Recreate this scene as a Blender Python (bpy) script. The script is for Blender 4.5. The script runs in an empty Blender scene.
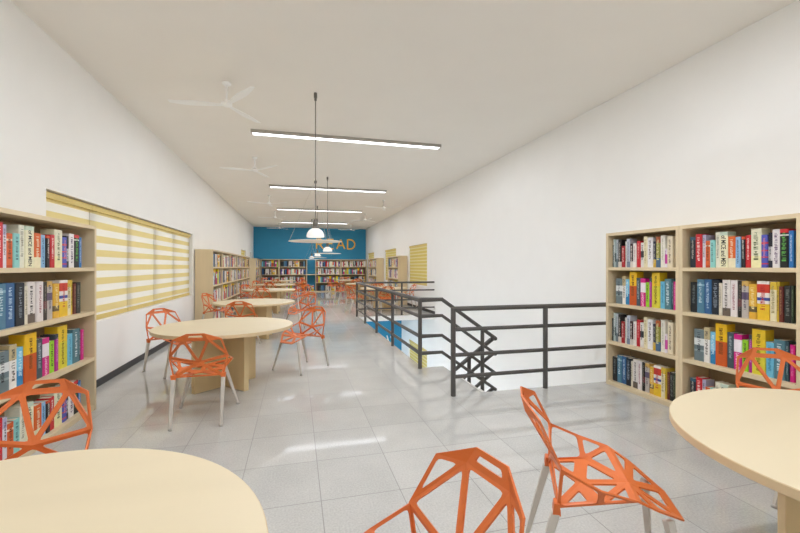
import bpy, bmesh, math, random
from mathutils import Vector, Matrix
PI = math.pi
SC = bpy.context.scene
COL = SC.collection.objects

# ---------------------------------------------------------------- materials
def lin(c):
    return c / 12.92 if c <= 0.04045 else ((c + 0.055) / 1.055) ** 2.4
def hexc(h):
    h = h.lstrip('#')
    return tuple(lin(int(h[i:i + 2], 16) / 255) for i in (0, 2, 4))
_mats = {}
def mat(name, hx, rough=0.5, metal=0.0, var=0.04, scale=12.0, spec=0.5, bump=0.0, stretch=None, emit=0.0):
    if name in _mats:
        return _mats[name]
    m = bpy.data.materials.new(name)
    m.use_nodes = True
    nt = m.node_tree
    b = nt.nodes['Principled BSDF']
    b.inputs['Roughness'].default_value = rough
    b.inputs['Metallic'].default_value = metal
    b.inputs['Specular IOR Level'].default_value = spec
    c = hexc(hx)
    tc = nt.nodes.new('ShaderNodeTexCoord')
    mp = nt.nodes.new('ShaderNodeMapping')
    if stretch:
        mp.inputs['Scale'].default_value = stretch
    nz = nt.nodes.new('ShaderNodeTexNoise')
    nz.inputs['Scale'].default_value = scale
    nz.inputs['Detail'].default_value = 4
    nt.links.new(tc.outputs['Object'], mp.inputs['Vector'])
    nt.links.new(mp.outputs['Vector'], nz.inputs['Vector'])
    cr = nt.nodes.new('ShaderNodeValToRGB')
    cr.color_ramp.elements[0].position = 0.3
    cr.color_ramp.elements[1].position = 0.7
    cr.color_ramp.elements[0].color = tuple(max(0, x * (1 - var)) for x in c) + (1,)
    cr.color_ramp.elements[1].color = tuple(min(1, x * (1 + var)) for x in c) + (1,)
    nt.links.new(nz.outputs['Fac'], cr.inputs['Fac'])
    nt.links.new(cr.outputs['Color'], b.inputs['Base Color'])
    if bump:
        bp = nt.nodes.new('ShaderNodeBump')
        bp.inputs['Strength'].default_value = bump
        bp.inputs['Distance'].default_value = 0.002
        nt.links.new(nz.outputs['Fac'], bp.inputs['Height'])
        nt.links.new(bp.outputs['Normal'], b.inputs['Normal'])
    if emit:
        b.inputs['Emission Color'].default_value = hexc('f3f7ff') + (1,)
        b.inputs['Emission Strength'].default_value = emit
    _mats[name] = m
    return m

M_wall = mat('wall_paint', 'f8f7f4', 0.75, var=0.008, scale=3, spec=0.2)
M_ceil = mat('ceiling_paint', 'f5f1ea', 0.85, var=0.008, scale=2, spec=0.1)
M_blue = mat('blue_paint', '2f90ba', 0.6, var=0.02, scale=4)
M_skirt = mat('skirting_grey', '3a3a3c', 0.5)
M_white = mat('white_enamel', 'fcfcfa', 0.4, var=0.01)
M_maple = mat('maple_laminate', 'dfcca8', 0.45, var=0.035, scale=9, stretch=(1, 1, 0.12))
M_mapleback = mat('maple_back', 'b9a27e', 0.55, var=0.035, scale=9, stretch=(1, 1, 0.12))
M_top = mat('cream_laminate', 'e0d1b1', 0.42, var=0.02, scale=6, stretch=(0.15, 1, 1))
M_rim = mat('cream_edge', 'd9c199', 0.5, var=0.03, scale=6)
M_ped = mat('maple_pedestal', 'dec697', 0.5, var=0.04, scale=9, stretch=(1, 1, 0.12))
M_orange = mat('orange_powdercoat', 'd86f31', 0.42, var=0.02, scale=30)
M_leg = mat('cast_aluminium', 'cfc9bf', 0.4, 0.25, var=0.03, scale=20)
M_cap = mat('grey_plastic', 'bdb8b0', 0.5)
M_rail = mat('dark_grey_steel', '575451', 0.45, 0.1, var=0.04, scale=15)
M_fixture = mat('fixture_grey', 'b5b0a8', 0.5)
M_lamp = mat('lamp_diffuser', 'ffffff', 0.5, emit=62.0)
M_dark = mat('dark_metal', '75716b', 0.4, 0.4)
M_chrome = mat('satin_metal', 'd6d2ca', 0.3, 0.4)
M_glassw = mat('opal_glass', 'f7f6f2', 0.2, var=0.0, emit=0.2)
M_disc = mat('pale_disc', 'fbf8ec', 0.35, var=0.01)
M_yel = mat('yellow_blind_trim', 'd9c277', 0.6, var=0.03, scale=40)
M_frame = mat('window_frame', 'ded9cc', 0.5)
M_sign = mat('mustard_sign', 'ffc640', 0.45, var=0.03)
M_page = mat('paper_pages', 'e9e2cf', 0.8, var=0.06, scale=40, stretch=(1, 0.1, 0.1))
M_step = mat('stair_concrete', 'd8d6d0', 0.6, var=0.03)

def floor_material():
    m = bpy.data.materials.new('speckled_floor_tile')
    m.use_nodes = True
    nt = m.node_tree; L = nt.links; N = nt.nodes
    b = N['Principled BSDF']
    g = N.new('ShaderNodeNewGeometry')
    sx = N.new('ShaderNodeSeparateXYZ')
    L.new(g.outputs['Position'], sx.inputs[0])
    def math_(op, a, bb=None):
        n = N.new('ShaderNodeMath'); n.operation = op
        for i, v in enumerate((a, bb)):
            if v is None: continue
            if isinstance(v, (int, float)): n.inputs[i].default_value = v
            else: L.new(v, n.inputs[i])
        return n.outputs[0]
    def edge(sock, off, pitch):
        f = math_('FRACT', math_('DIVIDE', math_('SUBTRACT', sock, off), pitch))
        return math_('MINIMUM', f, math_('SUBTRACT', 1.0, f))
    ex = math_('MULTIPLY', edge(sx.outputs['X'], 0.148 - 40 * .494, .494), .494)
    ey = math_('MULTIPLY', edge(sx.outputs['Y'], 2.98 - 40 * .515, .515), .515)
    grout = math_('LESS_THAN', math_('MINIMUM', ex, ey), 0.0028)
    # one random tone per tile
    fx = math_('FLOOR', math_('DIVIDE', math_('SUBTRACT', sx.outputs['X'], 0.148 - 40 * .494), .494))
    fy = math_('FLOOR', math_('DIVIDE', math_('SUBTRACT', sx.outputs['Y'], 2.98 - 40 * .515), .515))
    cb = N.new('ShaderNodeCombineXYZ'); L.new(fx, cb.inputs[0]); L.new(fy, cb.inputs[1])
    wn = N.new('ShaderNodeTexWhiteNoise'); wn.noise_dimensions = '2D'; L.new(cb.outputs[0], wn.inputs['Vector'])
    n1 = N.new('ShaderNodeTexNoise'); n1.inputs['Scale'].default_value = 90; n1.inputs['Detail'].default_value = 5
    L.new(g.outputs['Position'], n1.inputs['Vector'])
    n2 = N.new('ShaderNodeTexNoise'); n2.inputs['Scale'].default_value = 3; n2.inputs['Detail'].default_value = 3
    L.new(g.outputs['Position'], n2.inputs['Vector'])
    t = math_('ADD', math_('ADD', math_('MULTIPLY', n1.outputs['Fac'], .6), math_('MULTIPLY', n2.outputs['Fac'], .25)), math_('MULTIPLY', wn.outputs['Value'], .09))
    cr = N.new('ShaderNodeValToRGB')
    cr.color_ramp.elements[0].position = .32; cr.color_ramp.elements[1].position = .7
    cr.color_ramp.elements[0].color = hexc('b3b2ae') + (1,)
    cr.color_ramp.elements[1].color = hexc('d0cfca') + (1,)
    L.new(t, cr.inputs['Fac'])
    mx = N.new('ShaderNodeMix'); mx.data_type = 'RGBA'
    L.new(grout, mx.inputs[0]); L.new(cr.outputs['Color'], mx.inputs[6])
    mx.inputs[7].default_value = hexc('8a8884') + (1,)
    L.new(mx.outputs[2], b.inputs['Base Color'])
    rr = math_('ADD', math_('MULTIPLY', n2.outputs['Fac'], .04), .04)
    L.new(math_('ADD', rr, math_('MULTIPLY', grout, .4)), b.inputs['Roughness'])
    b.inputs['Specular IOR Level'].default_value = 0.5
    return m
M_floor = floor_material()

def blind_material(name, a, bcol, pitch, duty, trans):
    m = bpy.data.materials.new(name)
    m.use_nodes = True
    nt = m.node_tree; L = nt.links; N = nt.nodes
    for n in list(N): N.remove(n)
    out = N.new('ShaderNodeOutputMaterial')
    g = N.new('ShaderNodeNewGeometry'); sx = N.new('ShaderNodeSeparateXYZ')
    L.new(g.outputs['Position'], sx.inputs[0])
    def math_(op, x, y):
        n = N.new('ShaderNodeMath'); n.operation = op
        for i, v in enumerate((x, y)):
            if isinstance(v, (int, float)): n.inputs[i].default_value = v
            else: L.new(v, n.inputs[i])
        return n.outputs[0]
    f = math_('FRACT', math_('DIVIDE', math_('ADD', sx.outputs['Z'], 10.02), pitch), 0)
    s = math_('LESS_THAN', f, duty)
    nz = N.new('ShaderNodeTexNoise'); nz.inputs['Scale'].default_value = 120
    L.new(g.outputs['Position'], nz.inputs['Vector'])
    mx = N.new('ShaderNodeMix'); mx.data_type = 'RGBA'
    L.new(s, mx.inputs[0]); mx.inputs[6].default_value = hexc(bcol) + (1,); mx.inputs[7].default_value = hexc(a) + (1,)
    mv = N.new('ShaderNodeMix'); mv.data_type = 'RGBA'; mv.blend_type = 'MULTIPLY'; mv.inputs[0].default_value = .06
    L.new(mx.outputs[2], mv.inputs[6]); L.new(nz.outputs['Color'], mv.inputs[7])
    d = N.new('ShaderNodeBsdfDiffuse'); t = N.new('ShaderNodeBsdfTranslucent')
    L.new(mv.outputs[2], d.inputs['Color']); L.new(mv.outputs[2], t.inputs['Color'])
    ms = N.new('ShaderNodeMixShader'); ms.inputs[0].default_value = trans
    L.new(d.outputs[0], ms.inputs[1]); L.new(t.outputs[0], ms.inputs[2])
    L.new(ms.outputs[0], out.inputs['Surface'])
    return m
M_blind = blind_material('zebra_blind_fabric', 'efe2ae', 'f6f4ee', .170, .5, .33)
M_blind2 = blind_material('zebra_blind_no_backlight', 'ddcd80', 'e9dfae', .11, .6, .25)  # finer stripes, both tones yellowed to stand in for missing backlight

_cm = {}
def bookmat(hx):
    if hx not in _cm:
        _cm[hx] = mat('book_cloth_' + hx, hx, 0.45, var=0.06, scale=25)
    return _cm[hx]

# ---------------------------------------------------------------- mesh helpers
def box(bm, x0, x1, y0, y1, z0, z1, mi=0, bev=0.0):
    vs = [bm.verts.new((x, y, z)) for x in (x0, x1) for y in (y0, y1) for z in (z0, z1)]
    fs = []
    for f in ((0, 1, 3, 2), (4, 6, 7, 5), (0, 4, 5, 1), (2, 3, 7, 6), (0, 2, 6, 4), (1, 5, 7, 3)):
        fc = bm.faces.new([vs[i] for i in f]); fc.material_index = mi; fs.append(fc)
    if bev:
        bmesh.ops.bevel(bm, geom=list({e for f in fs for e in f.edges}), offset=bev, segments=2, affect='EDGES', profile=.5)
def frame_at(d):
    d = d.normalized()
    u = d.cross(Vector((0, 0, 1)))
    if u.length < 1e-4: u = d.cross(Vector((1, 0, 0)))
    u.normalize()
    return u, u.cross(d).normalized()
def tube(bm, pts, r, n=10, cap=True):
    pts = [Vector(p) for p in pts]
    rs = r if isinstance(r, (list, tuple)) else [r] * len(pts)
    rings = []
    for i, p in enumerate(pts):
        if i == 0: d = pts[1] - p
        elif i == len(pts) - 1: d = p - pts[i - 1]
        else: d = (p - pts[i - 1]).normalized() + (pts[i + 1] - p).normalized()
        if d.length < 1e-5: d = pts[i] - pts[i - 1]
        u, v = frame_at(d)
        k = 1.0
        if 0 < i < len(pts) - 1:
            c = (p - pts[i - 1]).normalized().dot(d.normalized()); k = 1 / max(c, .5)
        ring = []
        for j in range(n):
            a = 2 * PI * (j + .5) / n
            ring.append(bm.verts.new(p + (u * math.cos(a) + v * math.sin(a)) * rs[i] * (1 if k == 1 else min(k, 1.3))))
        rings.append(ring)
    for a, b in zip(rings, rings[1:]):
        for j in range(n):
            f = bm.faces.new((a[j], a[(j + 1) % n], b[(j + 1) % n], b[j])); f.smooth = n > 5
    if cap:
        bm.faces.new(rings[0][::-1]); bm.faces.new(rings[-1])
def lathe(bm, prof, n=32, c=(0, 0, 0)):
    rings = []
    for r, z in prof:
        if r < 1e-6: rings.append([bm.verts.new((c[0], c[1], c[2] + z))])
        else: rings.append([bm.verts.new((c[0] + r * math.cos(2 * PI * j / n), c[1] + r * math.sin(2 * PI * j / n), c[2] + z)) for j in range(n)])
    for a, b in zip(rings, rings[1:]):
        for j in range(n):
            k = (j + 1) % n
            if len(a) == 1 and len(b) == 1: continue
            if len(a) == 1: f = bm.faces.new((a[0], b[j], b[k]))
            elif len(b) == 1: f = bm.faces.new((a[j], b[0], a[k]))
            else: f = bm.faces.new((a[j], b[j], b[k], a[k]))
            f.smooth = True
def obj(name, bm, ms, parent=None, loc=(0, 0, 0), rz=0.0, sharp=None):
    bmesh.ops.recalc_face_normals(bm, faces=bm.faces[:])
    me = bpy.data.meshes.new(name)
    bm.to_mesh(me); bm.free()
    for m in (ms if isinstance(ms, (list, tuple)) else [ms]): me.materials.append(m)
    if sharp is not None and hasattr(me, 'set_sharp_from_angle'):
        me.set_sharp_from_angle(angle=sharp)
    o = bpy.data.objects.new(name, me); COL.link(o)
    o.location = loc; o.rotation_euler = (0, 0, rz)
    if parent: o.parent = parent
    return o
def bmn(): return bmesh.new()
def tag(o, label, cat, group=None):
    o['label'] = label; o['category'] = cat
    if group: o['group'] = group
    return o
def thing(name, label, cat, loc=(0, 0, 0), rz=0.0, group=None):
    o = bpy.data.objects.new(name, None); COL.link(o)
    o.empty_display_size = .1
    o.location = loc; o.rotation_euler = (0, 0, rz)
    return tag(o, label, cat, group)
def struct(name, bm, m, parent=None):
    o = obj(name, bm, m, parent)
    if not parent: o['kind'] = 'structure'
    return o
def dup(root, loc, rz, label, group=None, only=None):
    r = root.copy(); COL.link(r); r.location = loc; r.rotation_euler = (0, 0, rz); r['label'] = label
    if group: r['group'] = group
    for ch in list(root.children):
        c = ch.copy(); COL.link(c); c.parent = r
        for g in ch.children:
            d = g.copy(); COL.link(d); d.parent = c
    return r
def R(a): return math.radians(a)

# ---------------------------------------------------------------- room dimensions
XL, XR, YB, YF, H = -2.27, 3.99, -4.5, 23.35, 3.61
OX, OY0, OY1, SX, SY = 1.72, 4.14, 11.2, 2.03, 5.36       # stair opening, step strip
LOW = -3.5

def wall_x(name, X, out, ya, yb, za, zb, holes, t=.22):
    """wall at X, body going towards out (+1/-1), with rectangular holes (y0,y1,z0,z1)"""
    ys = sorted({ya, yb, *[h[0] for h in holes], *[h[1] for h in holes]})
    zs = sorted({za, zb, *[h[2] for h in holes], *[h[3] for h in holes]})
    bm = bmn()
    vc = {}
    def V(x, y, z):
        k = (round(x, 4), round(y, 4), round(z, 4))
        if k not in vc: vc[k] = bm.verts.new(k)
        return vc[k]
    def solid(i, j):
        if i < 0 or j < 0 or i >= len(ys) - 1 or j >= len(zs) - 1: return False
        cy, cz = (ys[i] + ys[i + 1]) / 2, (zs[j] + zs[j + 1]) / 2
        return not any(h[0] < cy < h[1] and h[2] < cz < h[3] for h in holes)
    x0, x1 = X, X + out * t
    for i in range(len(ys) - 1):
        for j in range(len(zs) - 1):
            if not solid(i, j): continue
            a, b, c, d = ys[i], ys[i + 1], zs[j], zs[j + 1]
            for x in (x0, x1):
                bm.faces.new((V(x, a, c), V(x, b, c), V(x, b, d), V(x, a, d)))
            if not solid(i - 1, j): bm.faces.new((V(x0, a, c), V(x1, a, c), V(x1, a, d), V(x0, a, d)))
            if not solid(i + 1, j): bm.faces.new((V(x0, b, c), V(x1, b, c), V(x1, b, d), V(x0, b, d)))
            if not solid(i, j - 1): bm.faces.new((V(x0, a, c), V(x1, a, c), V(x1, b, c), V(x0, b, c)))
            if not solid(i, j + 1): bm.faces.new((V(x0, a, d), V(x1, a, d), V(x1, b, d), V(x0, b, d)))
    return struct(name, bm, M_wall)

WL = [(4.47, 9.96, .77, 2.155), (18.25, 19.95, .8, 2.16), (21.6, 22.35, .8, 2.16)]
WR = [(11.97, 14.04, .80, 2.165), (16.0, 18.1, .8, 2.18), (20.8, 22.6, .8, 2.18), (11.97, 14.04, -2.6, -1.22)]
wall_x('wall_left', XL, -1, YB, YF, 0, H, WL)
wall_x('wall_right', XR, 1, YB, YF, LOW, H, WR)
bm = bmn(); box(bm, XL - .2, XR + .2, YF, YF + .2, 0, H); struct('wall_far', bm, M_blue)
bm = bmn(); box(bm, XL - .2, XR + .2, YB - .2, YB, 0, H); struct('wall_back', bm, M_wall)
bm = bmn(); box(bm, XL - .2, XR + .2, YB - .2, YF + .2, H, H + .15); struct('ceiling', bm, M_ceil)
# upper floor slab around the stair opening
bm = bmn()
T = -.14
for (a, b, c, d) in ((XL, OX, OY0, OY1), (XL, XR, YB, OY0), (XL, XR, OY1, YF), (OX, SX, OY0, SY)):
    box(bm, a, b, c, d, T, 0, 1)
bm.faces.ensure_lookup_table(); bm.normal_update()
for f in bm.faces:
    zs = [v.co.z for v in f.verts]
    if min(zs) > -1e-5: f.material_index = 0
struct('floor', bm, [M_floor, M_wall])
# lower storey seen down through the opening
bm = bmn(); box(bm, XL, XR, 1.0, 15.3, LOW - .1, LOW); struct('floor_lower', bm, M_floor)
bm = bmn(); box(bm, XL, XR, 15.1, 15.3, LOW, T); lowblue = struct('wall_lower_far', bm, M_blue)
bm = bmn(); box(bm, XL - .2, XL, 1.0, 15.3, LOW, T); struct('wall_lower_left', bm, M_wall)
bm = bmn(); box(bm, XL, XR, .8, 1.0, LOW, T); struct('wall_lower_back', bm, M_wall)
# baseboards
bm = bmn(); box(bm, XL, XL + .012, YB, YF, 0, .085); struct('baseboard_left', bm, M_skirt)
bm = bmn(); box(bm, XR - .012, XR, OY1 + .02, YF, 0, .085); box(bm, XR - .012, XR, YB, OY0 - .04, 0, .085); struct('baseboard_right', bm, M_skirt)

# ---------------------------------------------------------------- windows and blinds
def window(name, X, out, h, nm, mull=.2, fm=M_frame):
    y0, y1, z0, z1 = h
    bm = bmn()
    xa, xb = sorted((X + out * .085, X + out * .14))
    box(bm, xa, xb, y0, y1, z0, z0 + .06); box(bm, xa, xb, y0, y1, z1 - .06, z1)
    for i in range(nm + 1):
        c = y0 + (y1 - y0) * i / nm
        box(bm, xa, xb, max(y0, c - mull), min(y1, c + .01), z0, z1)
    o = struct(name, bm, fm)
    return o
def blind(X, out, y0, y1, z0, z1, fabric, label, group):
    o = thing('roller_blind', label, 'blind', (X + out * (.07 if out < 0 else .035), (y0 + y1) / 2, z1), 0, group)
    w = (y1 - y0) / 2; h = z1 - z0
    g = .005
    bm = bmn(); box(bm, -.002, .002, -w + g, w - g, -h + .05, -.06); obj('fabric', bm, fabric, o)
    bm = bmn(); box(bm, -.03, .03, -w + .002, w - .002, -.075, -.012, 0, .004); obj('cassette', bm, M_yel, o)
    bm = bmn(); box(bm, -.012, .012, -w + g, w - g, -h + .004, -h + .062, 0, .004); obj('bottom_bar', bm, M_yel, o)
    return o
window('window_1', XL, -1, WL[0], 5, .17)
nb = 5
ordw = ['first', 'second', 'third', 'fourth', 'fifth']
ye = [4.475, 5.44, 6.52, 7.61, 8.66, 9.955]
for i in range(nb):
    lab = ['yellow striped roller blind partly hidden behind the bookcase end', 'yellow striped roller blind just past the bookcase beside the white wall',
           'yellow striped roller blind, middle one of the five in the long window', 'yellow striped roller blind, fourth along the long window from the bookcase',
           'yellow striped roller blind at the window end by the tall bookcase run'][i]
    blind(XL, -1, ye[i], ye[i + 1], WL[0][2], WL[0][3], M_blind, lab, 'striped blinds of the long window')
window('window_2', XL, -1, WL[1], 1, .08)
blind(XL, -1, WL[1][0] + .005, WL[1][1] - .005, WL[1][2], WL[1][3], M_blind2, 'small yellow blind showing above the far end of the bookcase run', 'yellow blinds of the small windows')
window('window_3', XL, -1, WL[2], 1, .3, M_dark)
for k, (h, labs) in enumerate(zip(WR[:3], (('yellow striped blind half next to the bare white wall above the railing', 'yellow striped blind half touching the bookcase above the railing'),
                                   ('yellow blind half showing over the railing side of a bookcase top', 'yellow blind half hidden behind a short bookcase, far side'),
                                   ('yellow blind half above the bookcase closest to the blue wall', 'yellow blind half beside the blue wall corner')))):
    window('window_%d' % (4 + k), XR, 1, h, 2, .05)
    mid = (h[0] + h[1]) / 2
    blind(XR, 1, h[0] + .005, mid, h[2], h[3], M_blind2, labs[0], 'yellow blinds of the small windows')
    blind(XR, 1, mid, h[1] - .005, h[2], h[3], M_blind2, labs[1], 'yellow blinds of the small windows')
window('window_7', XR, 1, WR[3], 2, .05)
blind(XR, 1, WR[3][0] + .005, 13.0, WR[3][2], WR[3][3], M_blind2, 'yellow blind on the lower storey seen under the railing, nearer half', 'lower storey blinds')
blind(XR, 1, 13.0, WR[3][1] - .005, WR[3][2], WR[3][3], M_blind2, 'yellow blind on the lower storey seen under the railing, half nearer the blue wall', 'lower storey blinds')

# ---------------------------------------------------------------- wall lettering READ
def letter(strokes, arcs=()):
    bm = bmn()
    for (x0, z0, x1, z1) in strokes:
        tube(bm, [(x0, 0, z0), (x1, 0, z1)], .048, 4)
    for pts in arcs:
        tube(bm, [(x, 0, z) for x, z in pts], .048, 4)
    return bm
W, HL = .44, .54
sg = thing('wall_sign', 'mustard yellow letters reading READ on the blue wall', 'sign', (1.13, YF - .05, 2.44))
def arc(cx, cz, rx, rz_, a0, a1, n=9):
    return [(cx + rx * math.cos(R(a0 + (a1 - a0) * i / n)), cz + rz_ * math.sin(R(a0 + (a1 - a0) * i / n))) for i in range(n + 1)]
specs = [letter([(0, 0, 0, HL), (0.18, .26, .38, 0)], [[(0, HL), (.2, HL)] + arc(.2, .40, .15, .14, 90, -90) + [(0, .26)]]),
         letter([(0, 0, 0, HL), (0, HL, .36, HL), (0, .3, .3, .3), (0, 0, .36, 0)]),
         letter([(0, 0, .23, HL), (.46, 0, .23, HL), (.09, .2, .37, .2)]),
         letter([(0, 0, 0, HL)], [[(0, HL), (.12, HL)] + arc(.14, HL / 2, .28, HL / 2, 88, -88) + [(.12, 0), (0, 0)]])]
for i, b in enumerate(specs):
    o = obj('letter', b, M_sign, sg, (i * .575 + (.0, .02, .0, .05)[i], 0, 0))
# lower wall: tops of slanted white letters
ls = thing('wall_lettering', 'white slanted letter strokes on the blue lower wall below the railing', 'sign', (3.2, 15.1 - .012, -1.75))
for i, (x, l) in enumerate(((0, .5), (.16, .42), (.34, .5), (.5, .46))):
    bm = bmn(); tube(bm, [(x, 0, 0), (x - .14, 0, l)], .03, 4); obj('stroke', bm, M_white, ls)

# ---------------------------------------------------------------- stair
bm = bmn()
for i in range(3):
    box(bm, SX + .27 * i, SX + .27 * (i + 1), OY0, 5.3, -.17 * (i + 1) - .16, -.17 * (i + 1))
box(bm, SX + .81, XR, OY0, 5.8, -.84, -.68)
for i in range(8):
    box(bm, SX + .81 - .27 * (i + 1), SX + .81 - .27 * i, 5.42, 5.8, -.68 - .17 * (i + 1) - .16, -.68 - .17 * (i + 1))
struct('stairs', bm, M_step)

# ---------------------------------------------------------------- railings
RZ = (.955, .727, .447, .21)
PX = 1.672
gr = thing('stair_railing', 'dark grey steel railing along the stairwell with zigzag stair flights', 'railing')
def post(parent, x, y, z0, z1, r=.028):
    bm = bmn(); tube(bm, [(x, y, z0), (x, y, z1 + .012)], r, 12)
    o = obj('post', bm, M_rail, parent, sharp=R(50))
    return o
for y in (11.29, 9.88, 8.42, 6.96, 5.322): post(gr, PX, y, 0, RZ[0])
post(gr, 2.99, 11.29, 0, RZ[0] - .03)
FY, BY = 5.322, 5.40
TX = 2.834
for z in RZ:
    rr = .027 if z == RZ[0] else .022
    bm = bmn(); tube(bm, [(PX, 11.29, z), (PX, FY, z), (1.996, FY, z), (TX, FY, z - .592)], rr, 10); obj('rail', bm, M_rail, gr, sharp=R(50))
    bm = bmn(); tube(bm, [(TX, FY, z - .592), (TX - .012, BY, z - .605), (TX - .98, BY + .02, z - 1.3)], rr, 10); obj('rail', bm, M_rail, gr, sharp=R(50))
    bm = bmn(); tube(bm, [(PX, 11.29, z), (XR, 11.29, z)], rr, 10); obj('rail', bm, M_rail, gr, sharp=R(50))
post(gr, 2.62, FY, -.68 + .17, .50)
post(gr, 2.45, BY + .01, -1.02, .08)
fr = thing('front_railing', 'dark grey four-bar railing between the stairs and the bookcase', 'railing')
post(fr, 1.669, 4.1, 0, RZ[0]); post(fr, 2.822, 4.1, 0, RZ[0])
for z in RZ:
    bm = bmn(); tube(bm, [(1.669, 4.1, z), (XR, 4.1, z)], 0.027 if z == RZ[0] else .022, 10); obj('rail', bm, M_rail, fr, sharp=R(50))

# ---------------------------------------------------------------- ceiling lights
def linear_light(y, label, x0=-.70, x1=2.52, group='linear ceiling lights'):
    o = thing('ceiling_light', label, 'ceiling light', ((x0 + x1) / 2, y, H), 0, group)
    w = (x1 - x0) / 2
    bm = bmn(); box(bm, -w, w, -.065, .065, -.055, 0, 0, .003); obj('housing', bm, M_fixture, o)
    bm = bmn(); box(bm, -w + .03, w - .03, -.05, .05, -.0585, -.05); obj('diffuser', bm, M_lamp, o)
linear_light(6.815, 'long linear ceiling light closest to the camera, above the second table')
linear_light(11.27, 'second linear ceiling light along the room, behind the first pendant rod')
linear_light(15.64, 'third linear ceiling light along the room, just before the blue wall lights')
linear_light(20.11, 'last thin linear ceiling light close to the blue wall')
linear_light(2.35, 'unseen linear ceiling light overhead, added to continue the row')  # unseen lamp added at row spacing to light the near room
linear_light(-2.1, 'unseen linear ceiling light behind the camera, added to continue the row')  # likewise added unseen, brightens the room from behind the camera

# ---------------------------------------------------------------- pendants
def pendant():
    o = thing('pendant_lamp', '', 'pendant lamp', (0, 0, H), 0, 'pendant lamps along the room')
    bm = bmn(); lathe(bm, [(0, 0), (.021, 0), (.021, -.065), (.006, -.066), (.006, -.075), (.016, -.078), (.016, -.095), (0, -.095)], 16); obj('ceiling_mount', bm, M_dark, o, sharp=R(40))
    bm = bmn(); tube(bm, [(0, 0, -.09), (0, 0, -1.62)], .006, 8); lathe(bm, [(0, -1.1), (.018, -1.11), (.018, -1.14), (0, -1.15)], 12); obj('rod', bm, M_dark, o, sharp=R(40))
    bm = bmn(); lathe(bm, [(0, -1.585), (.03, -1.59), (.033, -1.66), (.028, -1.68), (.04, -1.69), (.04, -1.71), (0, -1.712)], 20); obj('socket', bm, M_dark, o, sharp=R(40))
    bm = bmn()
    prof = [(.03, -1.70)] + [(.112 * math.sin(R(a)), -1.812 + .11 * math.cos(R(a))) for a in range(20, 91, 10)]
    prof += [(.108, -1.822), (.104, -1.81)] + [(.104 * math.sin(R(a)), -1.812 + .102 * math.cos(R(a))) for a in range(85, 14, -10)]
    lathe(bm, prof, 28); obj('dome_shade', bm, M_glassw, o, sharp=R(60))
    bm = bmn()
    lathe(bm, [(0, -1.858), (.2, -1.862), (.31, -1.868), (.332, -1.872), (.332, -1.876), (.31, -1.876), (.2, -1.872), (0, -1.868)], 48); obj('reflector_disc', bm, M_disc, o, sharp=R(50))
    for k in range(3):
        a = R(180 + 120 * k)
        bm = bmn(); tube(bm, [(.015 * math.cos(a), .015 * math.sin(a), -1.13), (.32 * math.cos(a), .32 * math.sin(a), -1.873)], .0013, 5); obj('wire', bm, M_chrome, o)
    return o
pp = pendant()
for i, (x, y, l) in enumerate(((.238, 5.155, 'large pendant lamp with dome and flat disc, closest of the four'), (.746, 9.92, 'second pendant lamp with its disc in front of the READ letters'),
                   (.753, 14.77, 'third pendant lamp, small dome just above the far bookcases'), (.705, 18.87, 'smallest pendant lamp closest to the blue wall'))):
    if i == 0: pp.location = (x, y, H); pp['label'] = l
    else: dup(pp, (x, y, H), 0, l)

# ---------------------------------------------------------------- ceiling fans
def fan():
    o = thing('ceiling_fan', '', 'ceiling fan', (0, 0, H), 0, 'white ceiling fans')
    bm = bmn(); lathe(bm, [(0, 0), (.052, 0), (.05, -.018), (.018, -.04), (0, -.04)], 20); obj('canopy', bm, M_white, o, sharp=R(40))
    bm = bmn(); tube(bm, [(0, 0, -.03), (0, 0, -.23)], .011, 10); obj('down_rod', bm, M_white, o)
    bm = bmn(); lathe(bm, [(0, -.2), (.025, -.205), (.032, -.225), (.06, -.24), (.062, -.262), (.04, -.278), (0, -.283)], 24); obj('motor_hub', bm, M_white, o, sharp=R(50))
    for a in (173, 302, 61):
        bm = bmn()
        n = 8; rows = []
        for i in range(n + 1):
            t = i / n; r = .05 + .60 * t
            w = (.022 + .034 * math.sin(min(1, t * 1.5) * PI / 2)) * (1 - .55 * max(0, t - .6) / .4)
            z = -.262 + (.008 * t) + (.035 * max(0, t - .85))
            rows.append([bm.verts.new((r, s * w, z + s * w * .12 + dz)) for s in (-1, 0, 1) for dz in (.004, -.004)])
        for p, q in zip(rows, rows[1:]):
            for a_, b_ in ((0, 2), (2, 4)):
                bm.faces.new((p[a_], p[b_], q[b_], q[a_])); bm.faces.new((p[a_ + 1], q[a_ + 1], q[b_ + 1], p[b_ + 1]))
            bm.faces.new((p[0], q[0], q[1], p[1])); bm.faces.new((p[4], p[5], q[5], q[4]))
        for rw in (rows[0], rows[-1]):
            bm.faces.new((rw[0], rw[2], rw[3], rw[1])); bm.faces.new((rw[2], rw[4], rw[5], rw[3]))
        obj('blade', bm, M_white, o, (0, 0, 0), R(a), sharp=R(40))
    return o
ff = fan()
fans = [(-.8, 5.14, 'white three-bladed ceiling fan closest to the camera, above the blinds'), (-.8, 8.51, 'second white ceiling fan along the blind wall'),
        (-.8, 12.91, 'third white ceiling fan along the blind wall'), (-.8, 16.57, 'fourth white ceiling fan along the blind wall'), (-.8, 21.03, 'fifth white ceiling fan along the blind wall, against the blue wall'),
        (2.8, 12.91, 'white ceiling fan on the railing side closest to the camera'), (2.8, 16.53, 'middle white ceiling fan on the railing side'), (2.8, 21.03, 'white ceiling fan on the railing side in front of the blue wall')]
for i, (x, y, l) in enumerate(fans):
    if i == 0: ff.location = (x, y, H); ff['label'] = l
    else: dup(ff, (x, y, H), R((0, 10, 25, 5, -8, 15, -20, 4)[i]), l)

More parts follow.
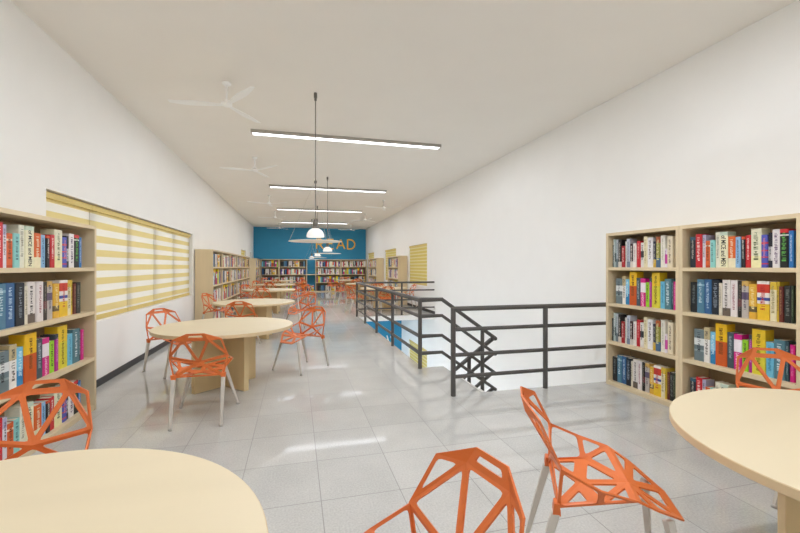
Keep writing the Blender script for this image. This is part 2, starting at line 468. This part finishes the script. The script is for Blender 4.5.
# ---------------------------------------------------------------- tables
TR, TZ = .775, .717
def table():
    o = thing('round_table', '', 'table', (0, 0, 0), 0, 'round cream tables')
    bm = bmn()
    n = 96
    lathe(bm, [(0, TZ), (TR - .003, TZ), (TR, TZ - .003), (TR, TZ - .034), (TR - .003, TZ - .037), (0, TZ - .037)], n)
    for f in bm.faces:
        c = f.calc_center_median()
        f.material_index = 0 if c.z > TZ - .001 else 1
    obj('tabletop', bm, [M_top, M_rim], o, sharp=R(30))
    for k, a in enumerate((42, -48)):
        bm = bmn()
        if k == 0: box(bm, -.40, .40, -.03, .03, 0, TZ - .037, 0, .003)
        else:
            box(bm, -.40, -.03, -.03, .03, 0, TZ - .037, 0, .003); box(bm, .03, .40, -.03, .03, 0, TZ - .037, 0, .003)
        obj('pedestal_panel', bm, M_ped, o, (0, 0, 0), R(a))
    return o
tt = table()
T1, T2, T3 = (-.84, 1.02), (-.815, 5.16), (2.30, 1.0)
tabs = [(T1, 0, 'large round cream table at the bottom corner, in front of the full bookcase'), (T2, 0, 'round cream table below the long window blinds'),
        (T3, 15, 'round cream table in front of the bookcase beside the railing'), ((-.8, 8.51), 0, 'round cream table standing right behind the table below the blinds'),
        ((-.8, 12.91), 0, 'third round cream table in the row along the tall bookcases'), ((-.8, 16.57), 0, 'fourth round cream table in the row along the tall bookcases'),
        ((-.8, 21.03), 0, 'last round cream table in the row, closest to the blue wall'), ((2.8, 12.91), 0, 'round cream table just behind the end of the stair railing'),
        ((2.8, 16.57), 0, 'middle round cream table beyond the stair railing'), ((2.8, 21.03), 0, 'farther round cream table beyond the stair railing, under the READ letters')]
for i, (c, a, l) in enumerate(tabs):
    if i == 0: tt.location = (c[0], c[1], 0); tt['label'] = l
    else: dup(tt, (c[0], c[1], 0), R(a), l)

# ---------------------------------------------------------------- chairs
def open_frame_mesh(nodes, faces, thick=.007):
    """faceted shell: every facet a rim with a rounded hole (or solid when w is None)"""
    bm = bmn()
    V = {k: bm.verts.new(p) for k, p in nodes.items()}
    for names, w in faces:
        P = [Vector(nodes[k]) for k in names]
        n = len(P)
        if w is None:
            bm.faces.new([V[k] for k in names]); continue
        ws = w if isinstance(w, (list, tuple)) else [w] * n
        c = sum(P, Vector()) / n
        nrm = Vector()
        for i in range(n): nrm += (P[i] - c).cross(P[(i + 1) % n] - c)
        nrm.normalize()
        lines = []
        for i in range(n):
            d = (P[(i + 1) % n] - P[i]).normalized()
            inn = nrm.cross(d).normalized()
            lines.append((P[i] + inn * ws[i], d))
        inner = []
        for i in range(n):
            p0, d0 = lines[i - 1]; p1, d1 = lines[i]
            # intersection of the two offset lines in the facet plane
            u = d0; v = nrm.cross(u)
            a = d1.dot(u); b = d1.dot(v); r = (p1 - p0)
            t = -(r.dot(v)) / b if abs(b) > 1e-5 else 0
            inner.append(p1 + d1 * t)
        loops = []
        for i in range(n):
            a, b, c2 = inner[i - 1], inner[i], inner[(i + 1) % n]
            k = min(.016, .3 * (a - b).length, .3 * (c2 - b).length)
            s = b + (a - b).normalized() * k; e = b + (c2 - b).normalized() * k
            m = (s + e) * .25 + b * .5
            loops.append([bm.verts.new(q) for q in (s, m, e)])
        for i in range(n):
            o = V[names[i]]; l = loops[i]
            bm.faces.new((o, l[1], l[0])); bm.faces.new((o, l[2], l[1]))
            j = (i + 1) % n
            bm.faces.new((o, V[names[j]], loops[j][0], l[2]))
    bmesh.ops.recalc_face_normals(bm, faces=bm.faces[:])
    bmesh.ops.delete(bm, geom=[v for v in bm.verts if not v.link_faces], context='VERTS')
    bm.normal_update()
    vs0, fs0 = bm.verts[:], bm.faces[:]
    bound = [e for e in bm.edges if len(e.link_faces) == 1]
    pair = {v: bm.verts.new(v.co - v.normal * thick) for v in vs0}
    for e in bound:
        l = e.link_loops[0]
        a, b = l.vert, l.link_loop_next.vert
        bm.faces.new((b, a, pair[a], pair[b]))
    for f in fs0: bm.faces.new([pair[v] for v in f.verts][::-1])
    return bm
def mirror(nd):
    out = {}
    for k, (x, y, z) in nd.items():
        if abs(x) < 1e-6: out[k] = (x, y, z)
        else: out[k + 'r'] = (x, y, z); out[k + 'l'] = (-x, y, z)
    return out
ND = mirror({'B': (.072, -.325, .834), 'E': (.10, -.308, .777), 'A': (.203, -.255, .776), 'G': (.248, -.175, .607), 'K': (0, -.19, .552), 'I': (.21, -.185, .425),
             'M': (.270, -.03, .548), 'N': (.25, .10, .515), 'T': (.214, .185, .468), 'O': (.108, .305, .39), 'S': (.20, -.02, .458), 'Q': (0, -.06, .435), 'P': (0, .13, .462)})
def both(fs):
    out = []
    for names, w in fs:
        for sd in 'rl':
            out.append(([k if k in ('K', 'Q', 'P') else k + sd for k in names], w))
    return out
BF = both([(('A', 'B', 'E'), None), (('A', 'E', 'G'), .0125), (('E', 'G', 'K'), .0125), (('G', 'K', 'I'), .0125)]) + [(('Bl', 'Br', 'Er', 'El'), (.019, .026, .019, .026)), (('El', 'Er', 'K'), .0125), (('K', 'Il', 'Ir'), .0125)]
SF = both([(('G', 'M', 'S', 'I'), (.011, .012, .012, .012)), (('M', 'N', 'S'), .012), (('I', 'S', 'Q'), (.026, .036, .022)), (('S', 'N', 'P'), .021), (('S', 'P', 'Q'), .021), (('N', 'T', 'P'), .017), (('T', 'O', 'P'), (.026, .024, .02))]) + [(('Il', 'Ir', 'Q'), .018), (('Ol', 'Or', 'P'), (.04, .016, .016))]
def leg_mesh(top, bot, r0, r1):
    bm = bmn(); t, b = Vector(top), Vector(bot)
    tube(bm, [t, t.lerp(b, .5), b], [r0, (r0 + r1) / 2, r1], 4)
    for f in bm.faces: f.smooth = False
    bmesh.ops.bevel(bm, geom=[e for e in bm.edges], offset=.003, segments=1, affect='EDGES')
    return bm
def chair():
    o = thing('openwork_chair', '', 'chair', (0, 0, 0), 0, 'orange openwork chairs')
    obj('backrest', open_frame_mesh(ND, BF), M_orange, o)
    obj('seat', open_frame_mesh(ND, SF), M_orange, o)
    for s in (-1, 1):                                    # flared sockets that take the leg tops
        for cx, cy, zz, h in ((.206 * s, -.187, .452, .052),):
            bm = bmn()
            prof = [(.023, .010, zz), (.021, .014, zz - h * .5), (.016, .016, zz - h)]
            rings = [[bm.verts.new((cx + a * hx, cy + b * hy, z)) for a, b in ((-1, -1), (1, -1), (1, 1), (-1, 1))] for hx, hy, z in prof]
            for p, q in zip(rings, rings[1:]):
                for k in range(4): bm.faces.new((p[k], p[(k + 1) % 4], q[(k + 1) % 4], q[k]))
            bm.faces.new(rings[0][::-1]); bm.faces.new(rings[-1])
            obj('leg_socket', bm, M_orange, o)
    for s in (-1, 1):
        for top, bot in (((.206 * s, -.189, .41), (.205 * s, -.295, .008)), ((.15 * s, .235, .412), (.268 * s, .295, .008))):
            l = obj('leg', leg_mesh(top, bot, .024, .015), M_leg, o)
            d = (Vector(bot) - Vector(top)).normalized()
            bm = bmn(); tube(bm, [Vector(bot) - d * .012, Vector((bot[0], bot[1], 0))], [.0175, .017], 6); obj('foot_cap', bm, M_cap, l)
    return o
cc = chair()
def F(deg): return R(deg - 90)           # local +y faces the given heading
CH = [((-1.222, 2.14), -86, 'orange chair behind the big corner table, backed by shelves of books'),
      ((.272, 1.045), 194, 'orange chair in the bottom middle, at the side of the big corner table'),
      ((1.305, 1.52), -30, 'orange chair seen side-on, pulled up to the table with the stair-side bookcase'),
      ((3.105, 1.845), 240, 'orange chair squeezed between the round table and the stair-side bookcase'),
      ((-.85, 4.14), 90, 'orange chair with its back to us at the table below the blinds'),
      ((-1.635, 6.05), 316, 'orange chair by the white wall at the table below the blinds'),
      ((.09, 5.764), 224, 'orange chair on the open floor side of the table below the blinds')]
names = {3: ('table standing behind the blind-side table', (-.8, 8.51)), 4: ('third table along the tall bookcases', (-.8, 12.91)), 5: ('fourth table along the tall bookcases', (-.8, 16.57)),
         6: ('last table before the blue wall', (-.8, 21.03))}
for k, (nm, c) in names.items():
    for ang, dist, f, where in ((-97, 1.0, 88, 'back turned to us at the'), (130, 1.16, 310, 'on the bookcase side of the'), (33, 1.1, 224, 'on the aisle side of the')):
        CH.append(((c[0] + dist * math.cos(R(ang)) + (.1 if ang == 130 else 0), c[1] + dist * math.sin(R(ang))), f, 'orange chair %s %s' % (where, nm)))
rn = {7: ('table just behind the railing end', (2.8, 12.91)), 8: ('middle table beyond the railing', (2.8, 16.57)), 9: ('farther table under the READ letters', (2.8, 21.03))}
for k, (nm, c) in rn.items():
    for ang, dist, f, where in ((205, 1.1, 20, 'on the aisle side of the'), (100, 1.15, 275, 'on the blue-wall side of the'), (-82, 1.0, 98, 'on the near side of the')):
        if k == 7: ang, dist, f = {205: (205, 1.1, 20), 100: (86, 1.12, 262), -82: (-97, 1.0, 86)}[ang]
        CH.append(((c[0] + dist * math.cos(R(ang)), c[1] + dist * math.sin(R(ang))), f, 'orange chair %s %s' % (where, nm)))
CH.append(((3.60, 12.95), 182, 'orange chair between the white wall blind and the table just behind the railing end'))
CH = [((-1.66, 9.48), -22, l) if l.endswith('bookcase side of the table standing behind the blind-side table') else (p, a, l) for p, a, l in CH]
for i, (p, a, l) in enumerate(CH):
    if i == 0:
        cc.location = (p[0], p[1], 0); cc.rotation_euler = (0, 0, F(a)); cc['label'] = l
    else: dup(cc, (p[0], p[1], 0), F(a), l)

# ---------------------------------------------------------------- bookcases
SH = (.051, .527, .981, 1.41)
BT = .035
CASES = []
def bookcase(w, depth, label, loc, rz, group, plinth=True):
    o = thing('bookcase', label, 'bookcase', loc, rz, group)
    for x0 in (0, w - BT):
        bm = bmn(); box(bm, x0, x0 + BT, 0, depth, 0, 1.82, 0, .0015); obj('side_panel', bm, M_maple, o)
    bm = bmn(); box(bm, BT, w - BT, 0, depth, 1.785, 1.82, 0, .0015); obj('top_panel', bm, M_maple, o)
    for z in SH:
        bm = bmn(); box(bm, BT, w - BT, .002, depth - .012, z - BT, z, 0, .0015); obj('shelf', bm, M_maple, o)
    bm = bmn(); box(bm, BT, w - BT, .006, .02, 0, SH[0] - BT); obj('plinth', bm, M_maple, o)
    bm = bmn(); box(bm, BT, w - BT, depth - .012, depth, 0, 1.785); obj('back_panel', bm, M_mapleback, o)
    return o

# ---------------------------------------------------------------- books: (width, height, colour, bands[(z0,z1,col)], lettering colour or None, words)
R1 = [(.057, .293, '1d2733', [(.9, 1, '2c5a70')], 'c9c6bb', 'black'), (.061, .317, 'c9202c', [], 'f2e6df', 'red'), (.033, .306, 'e3dfe6', [(.75, 1, 'b9b4d0')], '55505a', 'white'),
      (.045, .248, 'd8622a', [(.0, .08, 'c04a1c'), (.78, .84, 'efd9b8')], '7d3514', 'orange'), (.045, .252, '8fd0cc', [], '3f6e72', 'teal'), (.043, .321, 'e6e4d0', [], '8a8872', 'cream'),
      (.071, .319, 'ece8c6', [(.9, 1, 'c9d9c4')], '15140f', 'cream'), (.062, .274, 'de6420', [(0, .3, 'efe6c4')], 'efe6c4', 'orange and cream'),
      (.042, .266, '8fbbe0', [], '33597f', 'pale blue'), (.032, .264, '1b1b22', [(.92, 1, 'd8502a')], 'd8d4cc', 'black'), (.044, .275, 'c8242c', [], 'f3e8e0', 'red'),
      (.08, .325, 'e8e5c8', [(0, .3, 'efe9b4')], '6f7a52', 'wide cream'), (.046, .268, '5058b8', [(.1, .14, 'c83a50'), (.3, .34, 'c83a50'), (.5, .54, 'c83a50'), (.72, .78, 'c83a50')], 'd88a98', 'blue and red'),
      (.028, .283, 'e6e2e2', [(.6, 1, '22222c'), (0, .2, '2a2a36')], '3a3a44', 'black and white'), (.055, .307, 'ece7e6', [], '5d3c66', 'white'),
      (.06, .304, '15181a', [(.9, 1, 'cf2a30'), (.82, .86, 'e4e2da')], '5fae4c', 'black and green'), (.034, .286, '2f78bd', [], 'cfe2f2', 'blue')]
R3 = [(.098, .297, '6c7d82', [(.5, .72, 'dfe3e3'), (.3, .36, '93a2a6')], '1f2d33', 'grey and white'), (.055, .325, 'ece9e4', [(.66, 1, 'c4b48a')], '555049', 'white and tan'),
      (.051, .292, '7cc4e2', [(0, .42, '2b83b8')], 'cfeaf5', 'pale blue'), (.102, .378, 'c9571c', [(.58, 1, 'eebf1c')], '6b3d0b', 'orange and yellow'), (.056, .312, '43525a', [], '9fb0b4', 'slate'),
      (.067, .307, 'd21a84', [(.5, .85, 'efe6ec')], 'f6d7ea', 'magenta and white'), (.047, .267, '9ad62c', [], '3d5a10', 'lime'), (.031, .314, 'b32b94', [(.86, 1, '3e4a52')], 'e0a2d4', 'purple'),
      (.101, .373, 'e9c62a', [(0, .62, 'd9cf3a')], '5b4a0a', 'yellow'), (.058, .282, '6fbcd8', [], '2d7f9f', 'pale blue'), (.077, .312, '4e7a86', [], 'cfdfe2', 'slate blue'),
      (.024, .307, '2f4f58', [], '9fb6bb', 'dark teal'), (.033, .287, 'd61c86', [], 'e77bb8', 'magenta')]
R2 = [(.07, .287, '23282c', [], '6f7a7c', 'black'), (.069, .318, '4d7d96', [(.8, .86, '86aebf')], 'c5dbe2', 'steel blue'), (.066, .32, '2f5f8e', [], 'b9d2e4', 'blue'), (.069, .317, '17202b', [], '8793a0', 'navy'),
      (.029, .289, 'ded7c4', [], '8d8670', 'cream'), (.068, .32, 'e4ded8', [(0, .22, '6a5d52')], '4a4440', 'white and brown'), (.058, .319, 'e4dcda', [], '9c5058', 'white'), (.038, .314, '24211f', [(.3, .5, '6a2430')], '8d8478', 'black'),
      (.056, .315, 'bdb5ae', [(.5, .7, '6a5a74'), (.86, 1, 'd0a95a')], '4c4660', 'grey mottled'), (.059, .292, 'e2b13c', [(.2, .36, '6a5a3a')], 'f0dc9c', 'mustard'),
      (.09, .319, 'ece6e0', [(0, .42, 'e8c02c'), (.5, .58, '3a4a9a'), (.7, .92, 'd2402c')], 'c02a2a', 'yellow and white'), (.047, .315, 'e9dfba', [(.8, 1, 'e0bf3c')], 'a0905c', 'cream and yellow'),
      (.02, .316, 'd9ba3a', [], '7a6a20', 'yellow'), (.03, .281, '6a2d26', [], 'b08a60', 'dark red'), (.049, .289, '262826', [], '7b8078', 'black'), (.019, .29, '33402c', [], '8fa07a', 'dark green')]
RA = [(.022, .27, '2c3a38', [], '9fb0aa', 'dark green'), (.034, .336, 'a9b9b8', [(.2, .5, '5a6a6a')], 'eef0ee', 'grey'), (.04, .331, 'c4ced4', [(0, .3, '6f8088')], '4a565c', 'pale grey'), (.049, .327, '1c1718', [(0, .2, 'd9d2c8')], 'd6cfc4', 'black'),
      (.05, .25, 'a81f26', [], 'e9c2bb', 'dark red'), (.028, .30, 'd9d6cf', [], '6a665e', 'white'), (.046, .328, 'c2c9d6', [(0, .2, '7d8aa0')], '4b566a', 'silver blue'), (.046, .27, '3a2226', [(0, .25, 'd9d2ca')], 'e0d7cc', 'maroon'), (.043, .27, 'ece8e2', [], 'b05a5a', 'white'),
      (.054, .296, 'c42430', [], 'e6a39c', 'red'), (.049, .273, 'e2dcd6', [(.4, .66, '2a2a30')], '4a4a50', 'white and black'), (.051, .338, 'e6dcb8', [], 'b8a778', 'tall cream'), (.067, .322, 'e9e8e8', [], '5c3a33', 'white'),
      (.034, .279, '1f2440', [(0, .3, 'd8b23c')], 'c9c6bb', 'navy'), (.055, .323, '8a8a3c', [(.0, .3, '4a6a8a'), (.8, 1, 'a0522a')], 'd8d29a', 'olive'), (.055, .334, 'e9e6da', [], 'b6b2a2', 'white'),
      (.026, .193, 'eae2ea', [(.2, .7, 'd84fb0')], 'b03a90', 'white and pink'), (.063, .32, 'e8dcc0', [], '7a6652', 'patterned cream')]
TEXTS = {('R1', 6): ('of MICE and MEN', .62), ('R3', 5): ('LANDSCAPE', .5)}
TPL = {'R1': R1, 'R2': R2, 'R3': R3, 'RA': RA}
random.seed(11)
_bk = {}
def text_bm(s, size):
    cu = bpy.data.curves.new('t', 'FONT'); cu.body = s; cu.size = size; cu.extrude = .0004; cu.offset = size * .014
    o = bpy.data.objects.new('t', cu); COL.link(o)
    me = bpy.data.meshes.new_from_object(o.evaluated_get(bpy.context.evaluated_depsgraph_get()))
    bpy.data.objects.remove(o); bpy.data.curves.remove(cu)
    bm = bmn(); bm.from_mesh(me); bpy.data.meshes.remove(me)
    return bm
def book_meshes(row, i, k):
    key = (row, i, round(k, 2))
    if key in _bk: return _bk[key]
    w, h, c, bands, tc, wd = TPL[row][i]
    w = w * k - .0015
    D = .095 + .02 * ((i * 7) % 5) / 5
    t = .0025
    cf = min(.005, w * .25)
    zs = sorted({0, 1, *[b[0] for b in bands], *[b[1] for b in bands]})
    cols = [c] + [b[2] for b in bands]
    bm = bmn()
    out = [(0, D), (0, cf), (cf, 0), (w - cf, 0), (w, cf), (w, D)]
    inn = [(t, D), (t, cf + t), (cf + t * .5, t), (w - cf - t * .5, t), (w - t, cf + t), (w - t, D)]
    ro = [[bm.verts.new((x, y, z * h)) for x, y in out] for z in zs]
    ri = [[bm.verts.new((x, y, z * h)) for x, y in inn] for z in zs]
    for a in range(len(zs) - 1):
        zm = (zs[a] + zs[a + 1]) / 2
        mi = 0
        for q, b in enumerate(bands):
            if b[0] < zm < b[1]: mi = q + 1
        for j in range(5):
            f = bm.faces.new((ro[a][j], ro[a][j + 1], ro[a + 1][j + 1], ro[a + 1][j])); f.material_index = mi
            f = bm.faces.new((ri[a][j], ri[a + 1][j], ri[a + 1][j + 1], ri[a][j + 1])); f.material_index = mi
        for j in (0, 5):
            f = bm.faces.new((ro[a][j], ro[a + 1][j], ri[a + 1][j], ri[a][j])); f.material_index = mi
    for a in (0, -1):
        for j in range(5): bm.faces.new((ro[a][j], ro[a][j + 1], ri[a][j + 1], ri[a][j]))
    bmesh.ops.recalc_face_normals(bm, faces=bm.faces[:])
    me = bpy.data.meshes.new('book'); bm.to_mesh(me); bm.free()
    for q in cols: me.materials.append(bookmat(q))
    bm = bmn(); box(bm, t + .0003, w - t - .0003, cf + t, D - .006, .004, h - .004)
    bmesh.ops.recalc_face_normals(bm, faces=bm.faces[:])
    mp = bpy.data.meshes.new('page_block'); bm.to_mesh(mp); bm.free(); mp.materials.append(M_page)
    # lettering on the spine
    rnd = random.Random(hash((row, i)) % 1000 if False else sum(map(ord, row)) * 31 + i)
    bm = None
    if (row, i) in TEXTS:
        s, fr_ = TEXTS[(row, i)]
        bm = text_bm(s, .055 if row == 'R1' else .05)
        xs = [v.co.x for v in bm.verts]; ys = [v.co.y for v in bm.verts]
        L = max(xs) - min(xs); hh = max(ys) - min(ys)
        sx = (h * (.86 if row == 'R1' else .46)) / L; sy = min(w * .62 / hh, sx * 1.5)
        zt = h * (.9 if row == 'R1' else .47)
        x0, y0 = min(xs), min(ys)
        for v in bm.verts:
            px, py = (v.co.x - x0) * sx, (v.co.y - y0) * sy
            v.co = Vector((w / 2 - hh * sy / 2 + py, -.0006 + v.co.z * .5, zt - px))
    else:
        bm = bmn()
        z = h * .9; end = h * (.12 + .2 * rnd.random())
        band = min(.034, w * (.3 + .22 * rnd.random()))
        pitch = band * .55
        gap = rnd.randint(3, 7)
        n = 0
        while z > end:
            if n >= gap:
                n = 0; gap = rnd.randint(3, 8); z -= pitch * .15; continue
            lo = -band / 2 * rnd.choice((1, 1, .6)); hi = band / 2 * rnd.choice((1, 1, 1, .6))
            cx = w / 2
            st = pitch * .26
            box(bm, cx + lo, cx + hi, -.0009, -.0002, z - st, z)
            if rnd.random() < .6: box(bm, cx + rnd.choice((lo, hi - st, -st / 2)), cx + rnd.choice((lo, hi - st, -st / 2)) + st, -.0009, -.0002, z - pitch * .72, z - st)
            if rnd.random() < .5: box(bm, cx + lo, cx + hi, -.0009, -.0002, z - pitch * .76, z - pitch * .5)
            z -= pitch; n += 1
    bmesh.ops.recalc_face_normals(bm, faces=bm.faces[:])
    mt = bpy.data.meshes.new('spine_lettering'); bm.to_mesh(mt); bm.free(); mt.materials.append(bookmat(tc))
    _bk[key] = (me, mp, mt, w)
    return _bk[key]
LEV = ('bottom', 'third', 'second', 'top')
def book_row(case_loc, rz, row, lev, k, x0, setback, where, group, skip=(), upto=None, parts=True):
    T_ = TPL[row]; x = x0
    ca, sa = math.cos(rz), math.sin(rz)
    rnd = random.Random(lev * 17 + len(row) + int(k * 10))
    for i, sp in enumerate(T_):
        if upto is not None and i >= upto: break
        if i in skip: x += sp[0] * k; continue
        me, mp, mt, w = book_meshes(row, i, k)
        b = bpy.data.objects.new('book', me); COL.link(b)
        sb = setback + rnd.uniform(0, .012)
        b.location = (case_loc[0] + ca * x - sa * sb, case_loc[1] + sa * x + ca * sb, SH[lev] + .0003)
        b.rotation_euler = (0, 0, rz)
        l = T_[i - 1][5] if i else 'shelf end'
        r = T_[i + 1][5] if i < len(T_) - 1 else 'case side'
        tag(b, ('%s book between %s and %s, %s shelf, %s' % (sp[5], l.replace(' and ', '-'), r.replace(' and ', '-'), LEV[lev], where)), 'book', group)
        if parts:
            p = bpy.data.objects.new('page_block', mp); COL.link(p); p.parent = b
            q = bpy.data.objects.new('spine_lettering', mt); COL.link(q); q.parent = b
        x += sp[0] * k

# --- near bookcases on the stair side (front faces -X; local x runs towards the camera)
XF = 3.64
DEP = XR - XF - .005
cA = (XF, 4.07, 0); cB = (XF, 3.112, 0)
bookcase(.955, DEP, 'maple bookcase beside the dark railing, fully in view', cA, -PI / 2, 'near maple bookcases')
bookcase(.985, DEP, 'maple bookcase behind the orange chair and round table', cB, -PI / 2, 'near maple bookcases')
for lev, row, x0 in ((3, 'RA', .038), (2, 'R3', .095), (1, 'RA', .038), (0, 'R2', .045)):
    book_row(cA, -PI / 2, row, lev, .985, x0, .05, 'railing bookcase', 'books in the bookcase beside the railing')
for lev, row, x0, up in ((3, 'R1', .066, None), (2, 'R2', .066, None), (1, 'R3', .105, None), (0, 'R1', .066, 8)):
    book_row(cB, -PI / 2, row, lev, 1.0, x0, .05, 'case behind round table', 'books in the bookcase behind the round table', upto=up)
# --- near bookcase on the blind side (front faces +X; local x runs away from the camera)
LW = 1.46
cL = (-1.925, 4.62 - LW, 0)
bookcase(LW, 2.27 - 1.925 - .005, 'maple bookcase at the picture edge beside the first blind', cL, PI / 2, 'near maple bookcases')
for lev, row, xe, sk in ((3, 'R1', 1.30, (0,)), (2, 'R2', 1.30, ()), (1, 'R3', 1.345, ()), (0, 'R1', 1.30, (0,))):
    tot = sum(s[0] for s in TPL[row]) * 1.474
    book_row(cL, PI / 2, row, lev, 1.474, xe - tot, .05, 'case beside the blinds', 'books in the bookcase beside the blinds', skip=sk + ((0,) if xe - tot < .04 else ()))

# --- run of tall bookcases past the blinds
LX = -1.87
LD = 2.27 - 1.87 - .015
YS = [10.11, 11.40, 12.78, 14.13, 15.45, 16.78, 17.86]
CASEPOS = []
for i in range(6):
    w = YS[i + 1] - YS[i] - .003
    lab = '%s maple bookcase of the run past the long window blinds' % ('first', 'second', 'third', 'fourth', 'fifth', 'last narrow')[i]
    c = (LX, YS[i], 0)
    bookcase(w, LD, lab, c, PI / 2, 'bookcases of the run past the blinds')
    CASEPOS.append((c, PI / 2, w, i))
rows_ = ('R1', 'RA', 'R3', 'R2')
for n, (c, rz, w, i) in enumerate(CASEPOS[:2]):
    k = (w - .12) / .85
    for lev in range(4):
        row = rows_[(lev + i) % 4]
        tot = sum(s[0] for s in TPL[row]) * k
        book_row(c, rz, row, lev, k, (w - tot) / 2, .03, ('first', 'second')[n] + ' far case', 'books in the %s bookcase past the blinds' % ('first', 'second')[n], parts=False)
STUFF = list(CASEPOS[2:])
c = (LX, 20.46, 0); bookcase(2.35, LD, 'maple bookcase in the corner where the blind wall meets the blue wall', c, PI / 2, 'far maple bookcases'); STUFF += [(c, PI / 2, 1.175, 3), ((LX, 20.46 + 1.175, 0), PI / 2, 1.175, 1)]
# --- along the blue wall
FYF = YF - .5
for i, (x0, x1, lab) in enumerate(((-1.86, -.905, 'maple bookcase on the blue wall, at the corner with the blind side'), (-.90, .60, 'maple bookcase on the blue wall, just before the open gap'),
                                   (1.06, 2.475, 'maple bookcase on the blue wall, just after the open gap under READ'), (2.48, 3.95, 'maple bookcase on the blue wall, in the corner on the railing side'))):
    c = (x0, FYF, 0); bookcase(x1 - x0, .49, lab, c, 0, 'bookcases along the blue wall'); STUFF.append((c, 0, x1 - x0, i))
# open gap unit: two boards, no back
gp = thing('open_shelf', 'open shelf boards bridging the gap between bookcases on the blue wall', 'shelf', (.60, FYF, 0))
for z in (.051, .981):
    bm = bmn(); box(bm, .001, .459, .004, .48, z - BT, z); obj('board', bm, M_maple, gp)
bm = bmn(); box(bm, .001, .459, .004, .02, 0, .016); obj('plinth', bm, M_maple, gp)
# --- two short bookcases against the wall on the railing side
c = (3.62, 15.95, 0); bookcase(1.74, XR - 3.62 - .015, 'short maple bookcase by the window above the railing end', c, -PI / 2, 'far maple bookcases'); STUFF.append((c, -PI / 2, .87, 1)); STUFF.append(((3.62, 15.95 - .87, 0), -PI / 2, .87, 2))
c = (3.62, 20.5, 0); bookcase(2.2, XR - 3.62 - .015, 'short maple bookcase closest to the blue wall on the railing side', c, -PI / 2, 'far maple bookcases'); STUFF.append((c, -PI / 2, 1.1, 0)); STUFF.append(((3.62, 19.4, 0), -PI / 2, 1.1, 2))
# middle uprights of the two-bay cases
for o in [x for x in COL if x.name.startswith('bookcase') and x.get('group') == 'far maple bookcases']:
    w = 2.35 if 'corner' in o['label'] else (1.74 if 'railing end' in o['label'] else 2.2)
    for a, b in zip((0,) + SH, SH + (1.785,)):
        pass
    bm = bmn()
    for a, b in ((SH[0], SH[1] - BT), (SH[1], SH[2] - BT), (SH[2], SH[3] - BT), (SH[3], 1.785)): box(bm, w / 2 - .015, w / 2 + .015, .004, .36, a, b)
    obj('divider', bm, M_maple, o)

# all remaining tiny far books as one stuff object
bm = bmn(); cols = []; ci = {}
def cidx(h):
    if h not in ci: ci[h] = len(cols); cols.append(bookmat(h))
    return ci[h]
rnd = random.Random(5)
for (c, rz, w, i) in STUFF + [((.60, FYF, 0), 0, .46, 9)]:
    ca, sa = math.cos(rz), math.sin(rz)
    for lev in range(4):
        if i == 9 and lev != 0: continue
        seq = TPL[('R2' if i == 9 else rows_[(lev * 3 + i * 5 + 1) % 4])]
        k = 1.0 if w < .95 else 1.25
        x = BT + .02 + rnd.uniform(0, .04); j = rnd.randint(0, len(seq) - 1)
        while True:
            s = seq[j % len(seq)]; j += 1
            bw = s[0] * k
            if x + bw > w - BT - .02: break
            zs = sorted({0, 1, *[b[0] for b in s[3]], *[b[1] for b in s[3]]})
            for a, b in zip(zs, zs[1:]):
                hx = s[2]
                for q in s[3]:
                    if q[0] < (a + b) / 2 < q[1]: hx = q[2]
                n0 = len(bm.verts)
                y0 = .03 + rnd.uniform(0, .01) if a == 0 else y0
                box(bm, x, x + bw - .002, y0, y0 + .2, SH[lev] + a * min(s[1], .355) + .0003, SH[lev] + b * min(s[1], .355), cidx(hx))
                bm.verts.ensure_lookup_table()
                for v in bm.verts[n0:]:
                    px, py, pz = v.co
                    v.co = (c[0] + ca * px - sa * py, c[1] + sa * px + ca * py, pz)
            x += bw
fb = obj('shelved_books', bm, cols)
fb['kind'] = 'stuff'; fb['label'] = 'small colourful book spines filling the far bookcases'; fb['category'] = 'books'

# ---------------------------------------------------------------- unseen lamps added under the slab to light the lower storey
for y in (8.2, 13.0):
    o = thing('lower_fill_light', 'unseen linear light added under the slab to brighten the lower storey', 'ceiling light', (0, y, T), 0, 'added lower storey fill lights')
    bm = bmn(); box(bm, -1.4, 1.4, -.1, .1, -.05, 0); obj('housing', bm, M_fixture, o)
    bm = bmn(); box(bm, -1.37, 1.37, -.09, .09, -.056, -.049); obj('diffuser', bm, M_lamp, o)

# ---------------------------------------------------------------- daylight and camera
w = bpy.data.worlds.new('daylight'); SC.world = w; w.use_nodes = True
bg = w.node_tree.nodes['Background']; bg.inputs[0].default_value = (.93, .97, 1, 1); bg.inputs[1].default_value = 1.6

cam = bpy.data.cameras.new('camera'); co = bpy.data.objects.new('camera', cam); COL.link(co)
cam.sensor_fit = 'HORIZONTAL'; cam.sensor_width = 36; cam.lens = 18.0; cam.clip_start = .02; cam.clip_end = 200
co.location = (0, 0, 1.42)
co.rotation_euler = (PI / 2, 0, -math.atan2(104, 400))
SC.camera = co
vs = SC.view_settings
vs.view_transform = 'Standard'; vs.look = 'None'; vs.gamma = 1.0; vs.use_curve_mapping = False
vs.exposure = 0.36
SC.cycles.use_denoising = True
SC.cycles.max_bounces = 10; SC.cycles.diffuse_bounces = 6
SC.cycles.sample_clamp_indirect = 8; SC.cycles.sample_clamp_direct = 3
